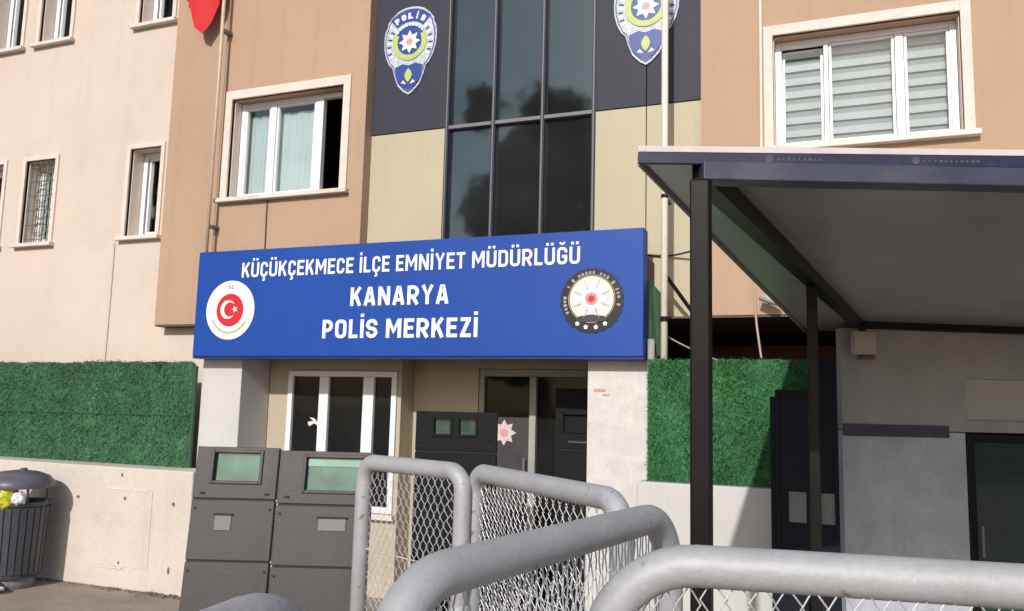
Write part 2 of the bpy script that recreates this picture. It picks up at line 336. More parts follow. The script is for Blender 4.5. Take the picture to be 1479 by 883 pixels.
def text_mesh(body, m, name, parent, x0, x1, zb, cap, y, depth=.006, weight=.19, gap=.14, space=.34):
    """raised lettering drawn stroke by stroke, fitted between x0 and x1 with the given cap height"""
    pos = []; u = 0
    for ch in body:
        if ch == ' ': u += space; continue
        S, wd = glyph(ch, weight); pos.append((S, u)); u += wd + gap
    tot = u - gap; kx = (x1-x0)/tot; made = []
    for S, u0 in pos:
        mb = MB()
        for k, (pts, closed) in enumerate(S):
            thin = len(pts) in (5, 7) and min(q[1] for q in pts) < -.2 or min(q[1] for q in pts) > 1.05 and len(pts) > 2
            tmp = MB(); ribbon(tmp, [(p[0]+u0, p[1]) for p in pts], weight*(.62 if thin else 1), 0, depth, closed)
            mb.add([(x0+v[0]*kx, y+v[1]-.0005*k, zb+v[2]*cap) for v in tmp.v], tmp.f)
        made.append(mb.build(name, m, parent))
    return made[0]

# ------------------------------------------------------------------ the setting
g = MB(); N = 24
g.add([(-300,-300,-.12),(300,-300,-.12),(300,300,-.12),(-300,300,-.12)], [(0,1,2,3)])
tag(g.build('road', m_road), kind='structure')
pv = MB().box(-40, 30, -2.6, 12, -.119, 0)
tag(pv.build('pavement', m_pave, bev=.015), kind='structure')
kb = tag(empty('kerb'), kind='structure')
for i in range(60):
    x = -30 + i*.9
    bx('kerb_stone', m_column2, kb, x+.005, x+.895, -2.82, -2.603, -.119, .012 + rnd.uniform(-.004, .004), bev=.015)

# ------------------------------------------------------------------ police station
st = tag(empty('police_station', (-2, 7, 0)), 'tan police station with dark glazed centre and blue entrance sign on its front', 'building')
st.location = (0, 0, 0)
YT, YC = 6.55, 6.67     # front of the tan blocks, front of the recessed centre
H = 8.0
WL = (-5.72, -4.39, 3.765, 4.80)
WR = (-.44, .87, 3.80, 4.71)
wall_with_holes(-6.54, -4.14, 2.50, H, YT, YT+.25, [WL]).build('wall', m_tan, st)
wall_with_holes(-1.0, 4.2, 2.50, H, YT, YT+.25, [WR, (2.3, 3.6, 3.80, 4.71)]).build('wall', m_tan, st)
bx('soffit', m_soffit, st, -6.537, -5.3, YT+.006, 6.697, 2.482, 2.497)
bx('soffit', m_soffit, st, -1.42, 4.2, YT+.006, 9.4, 2.482, 2.497)
bx('wall', m_tan, st, -6.54, -6.40, YT+.253, 9.5, 2.53, H); bx('wall', m_tan, st, 4.0, 4.2, YT+.253, 9.5, 0, H)
bx('back_wall', m_inside, st, -6.40, 4.0, 9.3, 9.5, 0, H)
bx('flat_roof', m_soffit, st, -6.54, 4.2, YT, 9.5, H+.003, H+.2)
bx('floor_slab', m_inside, st, -6.39, 3.99, 6.99, 9.29, 5.15, 5.35)
bx('partition', m_inside, st, -4.1, -4.0, 6.99, 9.29, 2.53, 5.14); bx('partition', m_inside, st, -1.15, -1.05, 6.99, 9.29, 2.53, 5.14)
bx('floor_slab', m_inside, st, -6.39, -1.43, 7.25, 9.29, 2.41, 2.52)
# recessed centre: cladding panels round the curtain wall
bx('backing_wall', m_groove, st, -4.14, -3.335, YC+.03, YC+.2, 2.25, H); bx('backing_wall', m_groove, st, -1.93, -1.0, YC+.03, YC+.2, 2.5, H)
for (a, b, z0, z1, mm) in [(-4.138, -3.345, 2.45, 4.298, m_khaki), (-1.925, -1.475, 2.503, 4.298, m_khaki), (-1.468, -1.003, 2.503, 4.298, m_khaki),
                           (-4.138, -3.345, 4.306, 6.6, m_slate), (-1.925, -1.475, 4.306, 6.6, m_slate), (-1.468, -1.003, 4.306, 6.6, m_slate),
                           (-4.138, -3.345, 6.606, H, m_slate), (-1.925, -1.003, 6.606, H, m_slate)]:
    bx('cladding_panel', mm, st, a, b, YC, YC+.028, z0, z1, bev=.004)
vx = [-3.335, -2.87, -2.40, -1.93]
for i in range(3):
    for (z0, z1) in [(2.3, 4.285), (4.32, 6.6), (6.63, H)]:
        p_ = bx('pane', g_tint, st, vx[i]+.012, vx[i+1]-.012, YC+.045, YC+.053, z0, z1)
for i, x in enumerate(vx):
    bx('mullion', m_slate, st, x-.018, x+.018, YC-.008+.001*i, YC+.09, 2.3, H)
    bx('mullion_cap', m_plate, st, x-.006, x+.006, YC-.016, YC-.0085, 2.3, H)
bx('transom', m_plate, st, vx[0], vx[3], YC-.004, YC+.08, 4.287, 4.318); bx('transom', m_plate, st, vx[0], vx[3], YC-.004, YC+.08, 6.602, 6.628)

def window(parent, op, y, depth, lights, sill=True, trim=.075, fw_=.06, top_trim=None, ft=.05):
    """opening op=(x0,x1,z0,z1) in the wall at y; lights = list of (xa, xb, kind) between frame posts"""
    x0, x1, z0, z1 = op
    s = MB(); tt = top_trim or trim
    s.box(x0-trim, x0, y-.022, y+.03, z0-.02, z1+tt); s.box(x1, x1+trim, y-.022, y+.03, z0-.02, z1+tt); s.box(x0, x1, y-.022, y+.03, z1, z1+tt)
    # plastered reveal lining
    s.box(x0, x0+.008, y+.03, y+depth, z0, z1); s.box(x1-.008, x1, y+.03, y+depth, z0, z1)
    wdw = s.build('window', m_trim, parent, bev=.006)
    yf = y + depth
    f = MB(); frame_ring(f, x0+.008, x1-.008, z0+.002, z1-.002, ft, yf, yf+.06)
    if lights[0][0]-x0 > ft+.03: f.box(x0+.008+ft, lights[0][0], yf+.006, yf+.054, z0+ft+.002, z1-ft-.002)
    xs = [l[0] for l in lights[1:]]
    prev = [l[1] for l in lights[:-1]]
    for a, b in zip(prev, xs): f.box(a, b, yf-.004, yf+.06, z0+ft+.002, z1-ft-.002)
    f.build('frame', m_white, wdw, bev=.006)
    if sill: bx('sill', m_sill, wdw, x0-trim-.03, x1+trim+.03, y-.07, y+depth+.002, z0-.045, z0-.003, bev=.005)
    for a, b, kind in lights:
        za, zb = z0+ft+.004, z1-ft-.004
        if kind == 'open': continue
        bar = .022
        tilt = None
        if kind == 'tilt':
            tilt = Matrix.Translation((0, yf+.02, za)) @ Matrix.Rotation(R(-5), 4, 'X') @ Matrix.Translation((0, -yf-.02, -za))
        sa = MB(); frame_ring(sa, a+.003, b-.003, za, zb, bar, yf+.008, yf+.05); sa.build('sash', m_white, wdw, bev=.005, mtx=tilt)
        bx_ = MB().box(a+bar, b-bar, yf+.026, yf+.032, za+bar, zb-bar).build('pane', g_win if kind != 'dark' else g_dark, wdw, mtx=tilt)
        if kind in ('curtain', 'halfcurtain'):
            c = MB(); n = 60; ca, cb = (max(x0+.012, a-.09) if kind == 'curtain' else a+.085), b+.02
            V = []
            for i in range(n+1):
                xx = ca + (cb-ca)*i/n; yy = yf+.10 + .006*math.sin(i*1.15+a*9) + .008*math.sin(i*.33)
                V += [(xx, yy, za-.05), (xx, yy, zb-.06)]
            c.add(V, [(2*i, 2*i+2, 2*i+3, 2*i+1) for i in range(n)])
            c.build('curtain', m_curtain, wdw, smooth=True)
        if kind in ('blind', 'tilt'):
            z = za - .02; k = 0; hgt = .052
            bx('blind_fabric', m_slatdim, wdw, a+.02, b-.02, yf+.105, yf+.108, za, zb)
            while z < zb - .05:
                zz = z + rnd.uniform(-.003, .003)
                MB().hexa([(a+.022, yf+.085, zz), (b-.022, yf+.085, zz+rnd.uniform(-.004, .004)), (b-.022, yf+.1, zz), (a+.022, yf+.1, zz),
                           (a+.022, yf+.080, zz+hgt), (b-.022, yf+.080, zz+hgt), (b-.022, yf+.095, zz+hgt), (a+.022, yf+.095, zz+hgt)]).build('slat', m_slat, wdw)
                z += .108; k += 1
    return wdw
w1 = window(st, WL, YT, .13, [(-5.665, -5.345, 'curtain'), (-5.275, -4.80, 'curtain'), (-4.71, -4.445, 'open')], trim=.08, top_trim=.09)
w1['label'] = 'three-light window with curtains and its third casement open to the dark room'
w2 = window(st, WR, YT, .13, [(-.385, -.070, 'tilt'), (-.035, .44, 'blind'), (.50, .815, 'blind')], trim=.07, top_trim=.08)
w2['label'] = 'three-light window with pale banded blinds'
window(st, (2.3, 3.6, 3.80, 4.71), YT, .13, [(2.36, 2.7, 'blind'), (2.75, 3.1, 'blind'), (3.15, 3.54, 'blind')], trim=.07)

# ground floor porch
bx('column', m_column2, st, -5.758, -5.289, 6.42, 6.847, 0, 2.247, bev=.006)
bx('column', m_column, st, -1.879, -1.396, 6.42, 7.097, 0, 2.247, bev=.006)
bx('column_sticker', m_sticker, st, -1.83, -1.73, 6.416, 6.4195, 1.89, 1.915); bx('column_sticker', m_sticker, st, -1.755, -1.70, 6.416, 6.4195, 1.86, 1.875)
bx('porch_ceiling', m_soffit, st, -5.29, -1.88, 6.42, 7.2, 2.25, 2.30)
bx('lintel_wall', m_soffit, st, -5.758, -1.396, 6.43, 6.66, 2.30, 2.95)
PW = (-5.06, -3.84, .75, 2.06)
wall_with_holes(-5.288, -3.80, 0, 2.247, 6.85, 7.0, [PW]).build('wall', m_porch, st)
pw = MB(); frame_ring(pw, PW[0]+.003, PW[1]-.003, PW[2]+.003, PW[3]-.003, .055, 6.83, 6.90); 
for a, b in ((-4.69, -4.585), (-4.20, -4.085)): pw.box(a, b, 6.826, 6.90, PW[2]+.058, PW[3]-.058)
win = pw.build('window', m_white, st, bev=.006); win['label'] = 'white-framed porch window with dark panes'
for a, b in ((-5.0, -4.69), (-4.585, -4.20), (-4.085, -3.9)):
    bx('pane', g_dark, win, a, b, 6.862, 6.868, PW[2]+.06, PW[3]-.06)
bx('sill', m_sill, win, PW[0]-.03, PW[1]+.03, 6.78, 6.848, PW[2]-.05, PW[2]-.004)
cw = MB(); V = []
for i in range(25):
    t_ = i/24; x = -3.93 + .022*math.sin(t_*19) + .012*math.sin(t_*41); V += [(x, 6.93, .8+1.2*t_), (-3.86, 6.935, .8+1.2*t_)]
cw.add(V, [(2*i, 2*i+1, 2*i+3, 2*i+2) for i in range(24)]); cw.build('curtain', m_curtain, win, smooth=True)
hd = MB(); hd.prism([(-4.80,1.52),(-4.74,1.55),(-4.71,1.53),(-4.70,1.56),(-4.75,1.60),(-4.80,1.605),(-4.755,1.575),(-4.82,1.56)], 6.852, 6.856); hd.build('window_sticker', m_ivory, win)
bx('wall', m_porch, st, -3.80, -3.13, 7.1, 7.25, 0, 2.247); bx('wall', m_porch, st, -3.95, -3.803, 7.003, 7.25, 0, 2.247)
bx('wall', m_porch, st, -3.13, -1.88, 7.1, 7.25, 2.10, 2.247)
bx('back_wall', m_inside, st, -5.28, -1.4, 8.6, 8.7, 0, 2.40)
bx('lobby_wall', m_inside, st, -5.4, -5.29, 7.01, 8.59, 0, 2.40)
m_rose = mat('faded_rose_print', (.66, .52, .52), .6, .15, 20, 60, 0)
# entrance door: two leaves
dr = MB(); frame_ring(dr, -3.128, -1.882, .003, 2.097, .05, 7.115, 7.19, wb=.02, wt=.065); dr.box(-2.625, -2.562, 7.105, 7.19, .03, 2.03)
door = dr.build('door', m_pipe, st, bev=.004)
bx('pane', g_dark, door, -3.078, -2.625, 7.15, 7.158, .02, 2.03); bx('pane', g_dark, door, -2.562, -1.932, 7.15, 7.158, .02, 2.03)
bx('sunlit_part', m_shield, door, -3.076, -2.627, 7.135, 7.148, .03, 1.66)  # grey panel up to the sun line, standing for the leaf's sunlit part
MB().tube([(-2.66,7.09,.9),(-2.66,7.09,1.3)], .013, 8).build('handle', m_plate, door)
s8 = []
for i in range(16):
    a = math.pi/2 + i*math.pi/8; r_ = .118 if i % 2 == 0 else .075; s8.append((-2.872 + r_*math.cos(a), 1.52 + r_*math.sin(a)))
stk = MB().prism(s8, 7.126, 7.134).build('star_sticker', m_rose, door)
MB().ring(-2.872, 1.52, .0, .035, 7.120, 7.1255, n=20).build('star_centre', m_pink, door)
# dark recess on the far side of the second column
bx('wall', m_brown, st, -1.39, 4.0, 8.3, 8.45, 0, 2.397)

# ------------------------------------------------------------------ beige block
m_grille = mat('greenish_iron', (.11, .13, .09), .6, .2, 9, 40, .05)
be = tag(empty('beige_building'), 'long beige block with narrow recessed windows beside the tan station', 'building')
YB = 6.70
bw = [(-9.62, -9.10, 5.90, 6.95), (-8.80, -8.30, 5.90, 6.95), (-7.245, -6.76, 5.90, 6.95),
      (-9.66, -9.17, 3.48, 4.46), (-8.80, -8.33, 3.48, 4.46), (-7.20, -6.765, 3.48, 4.46)]
wall_with_holes(-15, -6.545, 0, H+.8, YB, YB+.3, bw).build('wall', m_beige, be)
bx('wall', m_beige, be, -6.545, -5.762, YB, YB+.2, 0, 2.480)
bx('flat_roof', m_soffit, be, -15, -6.545, YB, 10, H+.803, H+1)
bx('back_wall', m_inside, be, -15, -6.55, 9.8, 10, 0, H+.8); bx('wall', m_beige, be, -15, -14.8, YB+.303, 9.79, 0, H+.8); bx('floor_slab', m_inside, be, -14.79, -6.56, 7.01, 9.79, 5.1, 5.3)
for k, op in enumerate(bw):
    x0, x1, z0, z1 = op; wd = x1 - x0
    ww = window(be, op, YB, .17, ([(x0+.088, x1-.05, 'halfcurtain')] if k != 4 else [(x0+.08, x0+wd*.45, 'curtain'), (x0+wd*.55, x1-.055, 'dark')]), trim=.05, ft=.06)
    if k == 4:   # wrought grille
        gr = MB()
        for i in range(6):
            x = x0+.02 + (wd-.04)*i/5; gr.tube([(x, YB+.05, z0+.01), (x, YB+.05, z1-.01)], .006, 6)
        for i in range(6):
            z = z0+.06 + (z1-z0-.12)*i/5; gr.tube([(x0+.01, YB+.056, z), (x1-.01, YB+.056, z)], .005, 6)
        for i in range(4):
            zc = z0+.17 + i*.2
            for sx in (-1, 1):
                gr.tube([(x0+wd/2+sx*(.02+.09*math.sin(t*.5)), YB+.044, zc+.08*math.cos(t*.5)) for t in range(13)], .004, 5)
        gr.build('grille', m_grille, ww)

# ------------------------------------------------------------------ boundary walls and artificial-grass screens
bwl = MB().box(-15, -5.45, 6.05, 6.40, 0, 1.10).build('boundary_wall', m_offwhite, bev=.012)
tag(bwl, 'low limewashed boundary wall under the faded green screen, behind the litter bin', 'wall')
cd = bx('cabinet_door', m_offwhite, bwl, -6.47, -5.90, 6.0455, 6.0485, .20, .905, bev=.001)
for (x, z, rx, rz) in [(-6.225,.82,.018,.018),(-5.646,.80,.016,.02),(-5.653,.216,.012,.032),(-6.244,.235,.012,.014),(-6.284,1.03,.01,.018),(-6.816,.80,.024,.012)]:
    pts = [(x + rx*math.cos(a)*rnd.uniform(.7, 1.15), z + rz*math.sin(a)*rnd.uniform(.7, 1.15)) for a in [i*math.pi/5 for i in range(10)]]
    MB().prism(pts, 6.0435, 6.045 if (-6.47 < x < -5.9 and z < .9) else 6.0485).build('chipped_patch', m_dirt, bwl)
for (x0_, x1_, z) in ((-6.46, -6.17, .905), (-6.11, -5.96, .90), (-6.47, -6.2, .19)):
    bx('cabinet_hinge', m_sill, bwl, x0_, x1_, 6.040, 6.045, z-.010, z+.001)
bwr = MB().box(-1.392, -.05, 6.05, 6.25, 0, 1.24).build('boundary_wall', m_column2, bev=.012)
tag(bwr, 'pale boundary wall under the bright green screen between column and guard booth', 'wall')

def grass_panel(parent, x0, x1, z0, z1, y, n, m, mback, seed):
    r = random.Random(seed)
    b = MB(); nx = 14; V = []
    for i in range(nx+1):
        for j in range(9):
            V.append((x0+(x1-x0)*i/nx, y+.02+.006*math.sin(i*1.3+j*.8), z0+(z1-z0)*j/8 + (0.006*math.sin(i*2.1) if j == 8 else 0)))
    b.add(V, [(i*9+j, (i+1)*9+j, (i+1)*9+j+1, i*9+j+1) for i in range(nx) for j in range(8)])
    bk = b.build('backing_sheet', mback, parent, smooth=True)
    g_ = MB()
    for k in range(n):
        x = r.uniform(x0, x1); z = r.uniform(z0, z1+.008); l = r.uniform(.018, .042); hw = r.uniform(.0016, .0036)
        dens = noise.noise((x*5, z*7, seed))
        if dens < -.35 and r.random() < .6: continue
        d = Vector((r.gauss(0, .7), -abs(r.gauss(.7, .4)), r.gauss(-.15, .7))).normalized(); s_ = d.cross(Vector((r.gauss(0,1), r.gauss(0,1), r.gauss(0,1)))).normalized()*hw
        p = Vector((x, y+.018, z)); q = p + d*l*.6; e = p + d*l + Vector((0, 0, -.007))
        g_.add([p-s_, p+s_, q+s_*.9, q-s_*.9, e], [(0,1,2,3), (3,2,4)])
    o = g_.build('grass_blades', m, bk); o['kind'] = 'stuff'
    return bk
hl = tag(empty('grass_screen'), 'faded green artificial grass screen on the limewashed wall beneath the beige block', 'fence')
xs_ = [-10.2, -8.62, -7.255, -5.79]
for i in range(3): grass_panel(hl, xs_[i]+.007, xs_[i+1]-.007, 1.102, 2.085 + .012*i, 6.33, 15000, m_grassold, m_grassback, 11+i)
for x in xs_: MB().tube([(x, 6.365, 1.101), (x, 6.365, 2.07)], .022, 8).build('post', m_tarp, hl)
MB().tube([(-10.2, 6.318, 1.60), (-8.6, 6.317, 1.585), (-7.2, 6.316, 1.592), (-5.8, 6.317, 1.60)], .003, 6).build('wire_tie', m_grassback, hl)
MB().tube([(-10.2, 6.36, 2.06), (-5.8, 6.36, 2.08)], .014, 6).build('top_rail', m_tarp, hl)
hr = tag(empty('grass_screen'), 'bright green artificial grass screen behind the canopy post', 'fence')
grass_panel(hr, -1.33, -.06, 1.245, 2.13, 6.12, 14000, m_grass, m_grassback, 31)
for x in (-1.31, -.1): MB().tube([(x, 6.165, 1.2), (x, 6.165, 2.12)], .022, 8).build('post', m_tarp, hr)

# ------------------------------------------------------------------ sign board
sg = tag(empty('sign_board'), 'long blue sign board with white lettering and two round emblems above the entrance', 'sign')
MB().box(-5.742, -1.394, 6.25, 6.40, 2.158, 3.162).build('panel', m_blue, sg, bev=.006)
bx('edge_strip', m_navyedge, sg, -5.745, -1.391, 6.262, 6.412, 2.138, 2.157)
for x in (-5.2, -3.6, -2.0): bx('bracket', m_post, sg, x-.03, x+.03, 6.401, 6.429, 2.3, 3.0)
text_mesh("KÜÇÜKÇEKMECE İLÇE EMNİYET MÜDÜRLÜĞÜ", m_letter, 'letter', sg, -5.215, -1.905, 2.897, .140, 6.244, weight=.165)
text_mesh("KANARYA", m_letter, 'letter', sg, -4.012, -3.05, 2.602, .165, 6.244, weight=.185)
text_mesh("POLİS MERKEZİ", m_letter, 'letter', sg, -4.288, -2.777, 2.318, .165, 6.244, weight=.185)
ys = 6.246
def star_pts(cx, cz, ro, ri, n, rot=math.pi/2):
    return [(cx+(ro if i % 2 == 0 else ri)*math.cos(rot+i*math.pi/n), cz+(ro if i % 2 == 0 else ri)*math.sin(rot+i*math.pi/n)) for i in range(2*n)]
# emblem with crescent
cx, cz = -5.324, 2.592
e1 = MB().ring(cx, cz, 0, .279, ys-.004, ys+.003, n=48).build('emblem', m_letter, sg); e1['label'] = 'white disc with red centre, crescent and star'
MB().ring(cx, cz, 0, .155, ys-.008, ys-.0045, n=40).build('red_disc', m_red, e1)
cr = []
for i in range(25): a = R(42) + R(276)*i/24; cr.append((cx-.018+.088*math.cos(a), cz+.004+.088*math.sin(a)))
for i in range(25): a = R(318-8) - R(260)*i/24; cr.append((cx+.004+.068*math.cos(a), cz+.004+.068*math.sin(a)))
MB().prism(cr, ys-.012, ys-.0085).build('crescent', m_letter, e1)
MB().prism(star_pts(cx+.062, cz+.004, .034, .014, 5, math.pi), ys-.012, ys-.0085).build('star', m_letter, e1)
MB().ring(cx, cz, .205, .222, ys-.007, ys-.0045, R(205), R(330), n=24).build('gold_arc', m_gold, e1)
text_mesh("T.C.", m_plate, 'letter', e1, cx-.032, cx+.035, cz+.20, .034, ys-.007, depth=.0025, weight=.2)
for i in range(26):
    a = R(198) - R(216)*i/25
    if abs(a - math.pi/2) < .22: continue
    x, z = cx+.245*math.cos(a), cz+.245*math.sin(a)
    bx('gold_mark', m_ivory, e1, x-.006, x+.006, ys-.006, ys-.0045, z-.008, z+.008)
# emblem with black ring
cx, cz = -1.803, 2.60
pts = [(cx+(.262 if i % 2 else .25)*math.cos(i*math.pi/24), cz+(.262 if i % 2 else .25)*math.sin(i*math.pi/24)) for i in range(48)]
e2 = MB().prism(pts, ys-.004, ys+.003).build('emblem', m_black, sg); e2['label'] = 'black ring round an ivory disc with a small red star'
MB().ring(cx, cz+.012, 0, .180, ys-.008, ys-.0045, n=40).build('ivory_disc', m_ivory, e2)
MB().ring(cx, cz+.012, .186, .191, ys-.008, ys-.0045, n=40).build('thin_ring', m_gold, e2)
MB().prism(star_pts(cx, cz+.012, .135, .085, 8), ys-.011, ys-.0085).build('star', m_letter, e2)
for i in range(8):
    a = math.pi/2 + (i+.5)*math.pi/4; c_, d_ = math.cos(a), math.sin(a); o_ = (cx+.128*c_, cz+.012+.128*d_)
    MB().prism([(o_[0]-.05*c_-.009*d_, o_[1]-.05*d_+.009*c_), (o_[0]-.05*c_+.009*d_, o_[1]-.05*d_-.009*c_), (o_[0]+.042*c_, o_[1]+.042*d_)], ys-.0135, ys-.0115).build('ray', m_silver, e2)
MB().ring(cx, cz+.012, 0, .052, ys-.0135, ys-.0115, n=24).build('rose_disc', m_pink, e2)
MB().prism(star_pts(cx, cz+.012, .036, .020, 8), ys-.017, ys-.014).build('red_star', m_red, e2)
rb = [(cx-.13, cz-.155), (cx-.10, cz-.125), (cx, cz-.112), (cx+.10, cz-.125), (cx+.13, cz-.155), (cx+.07, cz-.17), (cx-.07, cz-.17)]
MB().prism(rb, ys-.012, ys-.0085).build('ribbon', m_shield, e2)
for i in range(30):
    a = R(206) - R(232)*i/29; x, z = cx+.22*math.cos(a), cz+.22*math.sin(a)
    if rnd.random() < .22: continue
    hx = rnd.uniform(.006, .011); hz = rnd.uniform(.009, .016)
    q = MB().box(-hx, hx, -.0015, .0015, -hz, hz); o = q.build('ring_mark', m_pipe, e2); o.location = (x, ys-.0055, z); o.rotation_euler = (0, -(a-math.pi/2), 0)
for a in (238, 258, 280, 301):
    x, z = cx+.215*math.cos(R(a)), cz+.215*math.sin(R(a))
    MB().prism(star_pts(x, z, .021, .013, 5), ys-.008, ys-.0045).build('white_star', m_letter, e2)

# ------------------------------------------------------------------ badges on the slate panels
def badge(cx, zb, label):
    b = tag(empty('police_badge', (cx, YC-.004, zb)), label, 'emblem', 'badges on the slate panels')
    half = [(0,.0),(.05,.028),(.115,.095),(.155,.19),(.178,.275),(.215,.31),(.255,.39),(.278,.48),(.283,.58),(.272,.66),(.252,.69),(.245,.74),(.205,.79),(.14,.845),(.07,.87),(0,.877)]
    out = lambda s, dz, c=.45: [(x*s, c+(z-c)*s+dz) for x, z in half] + [(-x*s, c+(z-c)*s+dz) for x, z in half[-2:0:-1]]
    MB().prism(out(1, 0), -.012, .003).build('silver_shield', m_silver, b)
    MB().prism(out(.95, 0), -.0145, -.0125).build('blue_rim', m_royal, b); MB().prism(out(.915, 0), -.016, -.0150).build('engraved_field', m_silver, b)
    # side engraving
    for sx in (-1, 1):
        for i in range(9):
            a = R(-28) + R(70)*i/8; x = sx*.222*math.cos(a); z = .50+.24*math.sin(a)
            o = MB().box(-.022, .022, -.001, .002, -.008, .008).build('engraving', m_royal if i % 2 else m_letter, b); o.location = (x, -.0185, z); o.rotation_euler = (0, -a*sx, 0)
    MB().ring(0, .52, .205, .325, -.019, -.0165, R(48), R(132), n=20).build('blue_arc', m_royal, b)
    for i, ch in enumerate("POLİS"):
        a = R(122) - R(64)*i/4
        t = text_mesh(ch, m_letter, 'letter', b, -.024 if ch != 'İ' else -.008, .024 if ch != 'İ' else .008, -.03, .06, 0, depth=.002, weight=.26)
        t.location = (.262*math.cos(a), -.0215, .52+.262*math.sin(a)); t.rotation_euler = (0, -(a-math.pi/2), 0)
    MB().ring(0, .52, 0, .168, -.0195, -.0165, n=40).build('blue_disc', m_royal, b)
    MB().ring(0, .52, .130, .182, -.024, -.020, R(150), R(390), n=40).build('lime_wreath', m_lime, b)
    for i in range(9):
        a = R(40) + R(100)*i/8; x, z = .172*math.cos(a), .52+.172*math.sin(a)
        MB().ring(x, z, 0, .014, -.024, -.020, n=8).build('white_dot', m_letter, b)
    MB().prism(star_pts(0, .52, .115, .068, 8), -.024, -.020).build('star', m_letter, b)
    MB().prism(star_pts(0, .52, .045, .026, 8), -.028, -.0245).build('rose_star', m_pink, b)
    low = [(.0,.045),(.06,.075),(.115,.14),(.14,.22),(.15,.275),(.07,.305),(0,.285)]
    MB().prism(low + [(-x, z) for x, z in low[-2:0:-1]], -.021, -.0165).build('blue_field', m_royal, b)
    MB().prism([(0,.115),(.028,.15),(.040,.19),(.022,.235),(0,.255),(-.022,.235),(-.040,.19),(-.028,.15)], -.026, -.0215).build('lime_torch', m_lime, b)
    for sx in (-1, 1):
        MB().prism([(sx*.02,.10),(sx*.075,.115),(sx*.05,.14)][::sx], -.025, -.0215).build('white_ribbon', m_letter, b)
    return b
badge(-3.752, 4.665, 'police badge nearer the curtained window, whole on its slate panel')
badge(-1.475, 4.657, 'police badge crossed by the cream flagpole')

# ------------------------------------------------------------------ flagpoles, flag, cables, fittings on the facade
fp = tag(empty('flagpole', (-5.815, 6.42, 3.1)), 'dull thin flagpole with a red flag beside the curtained window', 'flagpole')
MB().tube([(0,0,0),(.005,0,1.8),(.0,0,3.9)], .017, 10).build('pole', m_poleold, fp, smooth=True)
MB().tube([(-.035,.01,.0),(-.03,.015,3.8)], .0035, 6).build('halyard', m_cablepale, fp)
for z in (.35, 2.4): bx('bracket', m_plate, fp, -.03, .03, .02, .129, z, z+.03)
fl = MB(); V = []; nu, nv = 22, 26
for i in range(nu+1):
    for j in range(nv+1):
        u, v = i/nu, j/nv
        fold = math.sin(u*9 + v*1.2)*.035*(.3+u)
        kn = [(0,1.22),(.18,1.38),(.36,1.50),(.50,1.44),(.66,1.22),(.82,1.10),(1.0,1.02)]; q_ = next(k for k in range(6) if u <= kn[k+1][0]); ln = kn[q_][1]+(kn[q_+1][1]-kn[q_][1])*(u-kn[q_][0])/(kn[q_+1][0]-kn[q_][0]); x = -5.86 - .54*u; z = 7.0 - ln*(1-v)
        V.append((x + .02*math.sin(v*7), 6.40 + fold, z))
fl.add(V, [(i*(nv+1)+j, (i+1)*(nv+1)+j, (i+1)*(nv+1)+j+1, i*(nv+1)+j+1) for i in range(nu) for j in range(nv)])
tag(fl.build('flag', m_flag, smooth=True), 'red cloth flag hanging limp from the thin pole', 'flag')
fp2 = tag(empty('flagpole', (-1.247, 6.32, 1.5)), 'bright cream flagpole rising behind the bright green screen', 'flagpole')
MB().tube([(0,0,0),(0,0,2.4),(0,0,5.8)], .027, 12).build('pole', m_pole, fp2, smooth=True)
MB().tube([(0,0,.93),(0,0,.97)], .029, 12).build('clamp', m_post, fp2); MB().tube([(0,0,1.9),(0,0,1.93)], .028, 12).build('clamp', m_post, fp2)
bx('bracket', m_post, fp2, -.012, .012, .02, .228, 1.90, 1.925)
def cable(name, pts, r, m, label, cat='cable'):
    P = [Vector(p) for p in pts]; Q = []
    for i in range(len(P)-1):
        a, b, c, d = P[max(i-1,0)], P[i], P[i+1], P[min(i+2, len(P)-1)]
        for k in range(8):
            t = k/8; Q.append(.5*((2*b)+(c-a)*t+(2*a-5*b+4*c-d)*t*t+(3*b-a-3*c+d)*t**3))
    Q.append(P[-1])
    return tag(MB().tube(Q, r, 6).build(name, m, smooth=True), label, cat)
cable('cable', [(-1.45,6.655,3.02),(-1.25,6.64,3.005),(-1.0,6.535,3.03)], .008, m_cable, 'thin dark cable running level across the khaki panel')
cable('cable', [(-1.40,6.60,2.42),(-1.2,6.5,2.30),(-1.0,6.5,2.20),(-.85,6.5,2.14)], .006, m_cablepale, 'pale cable sagging in front of the dark recess by the sign')
cable('cable', [(-.62,6.53,3.3),(-.60,6.53,2.84),(-.588,6.525,2.49),(-.57,6.5,2.33),(-.545,6.45,2.16)], .009, m_cablepale, 'pale cable hanging over the soffit edge above the green screen')
cable('cable', [(-.535,6.515,3.4),(-.53,6.512,4.2),(-.525,6.512,6.0)], .012, m_pole, 'cream cable running up beside the window with blinds')
cable('cable', [(-5.215,6.544,3.72),(-5.21,6.543,3.4),(-5.205,6.543,3.0)], .006, m_cable, 'thin dark tube for a drip stain running down from the curtained window to the sign')  # tube drawn where a drip stain runs below the window
cable('cable', [(-7.33,6.694,3.42),(-7.325,6.694,2.8),(-7.33,6.694,1.9)], .005, m_cablepale, 'thin pale tube for a drip stain running down the beige wall below the narrow window')  # tube drawn in place of a drip stain on the plaster
tag(MB().tube([(-1.25,6.42,2.80),(-1.02,6.52,2.46)], .016, 8).build('brace', m_post), 'dark diagonal brace behind the cream flagpole', 'brace')
tp = MB(); V = []
for i in range(9):
    for j in range(13):
        u, v = i/8, j/12; ht = .62 - .18*u
        V.append((-1.40+.14*u, 6.45+.02*math.sin(u*8+v*2), 2.18 + ht*v))
tp.add(V, [(i*13+j, (i+1)*13+j, (i+1)*13+j+1, i*13+j+1) for i in range(8) for j in range(12)])
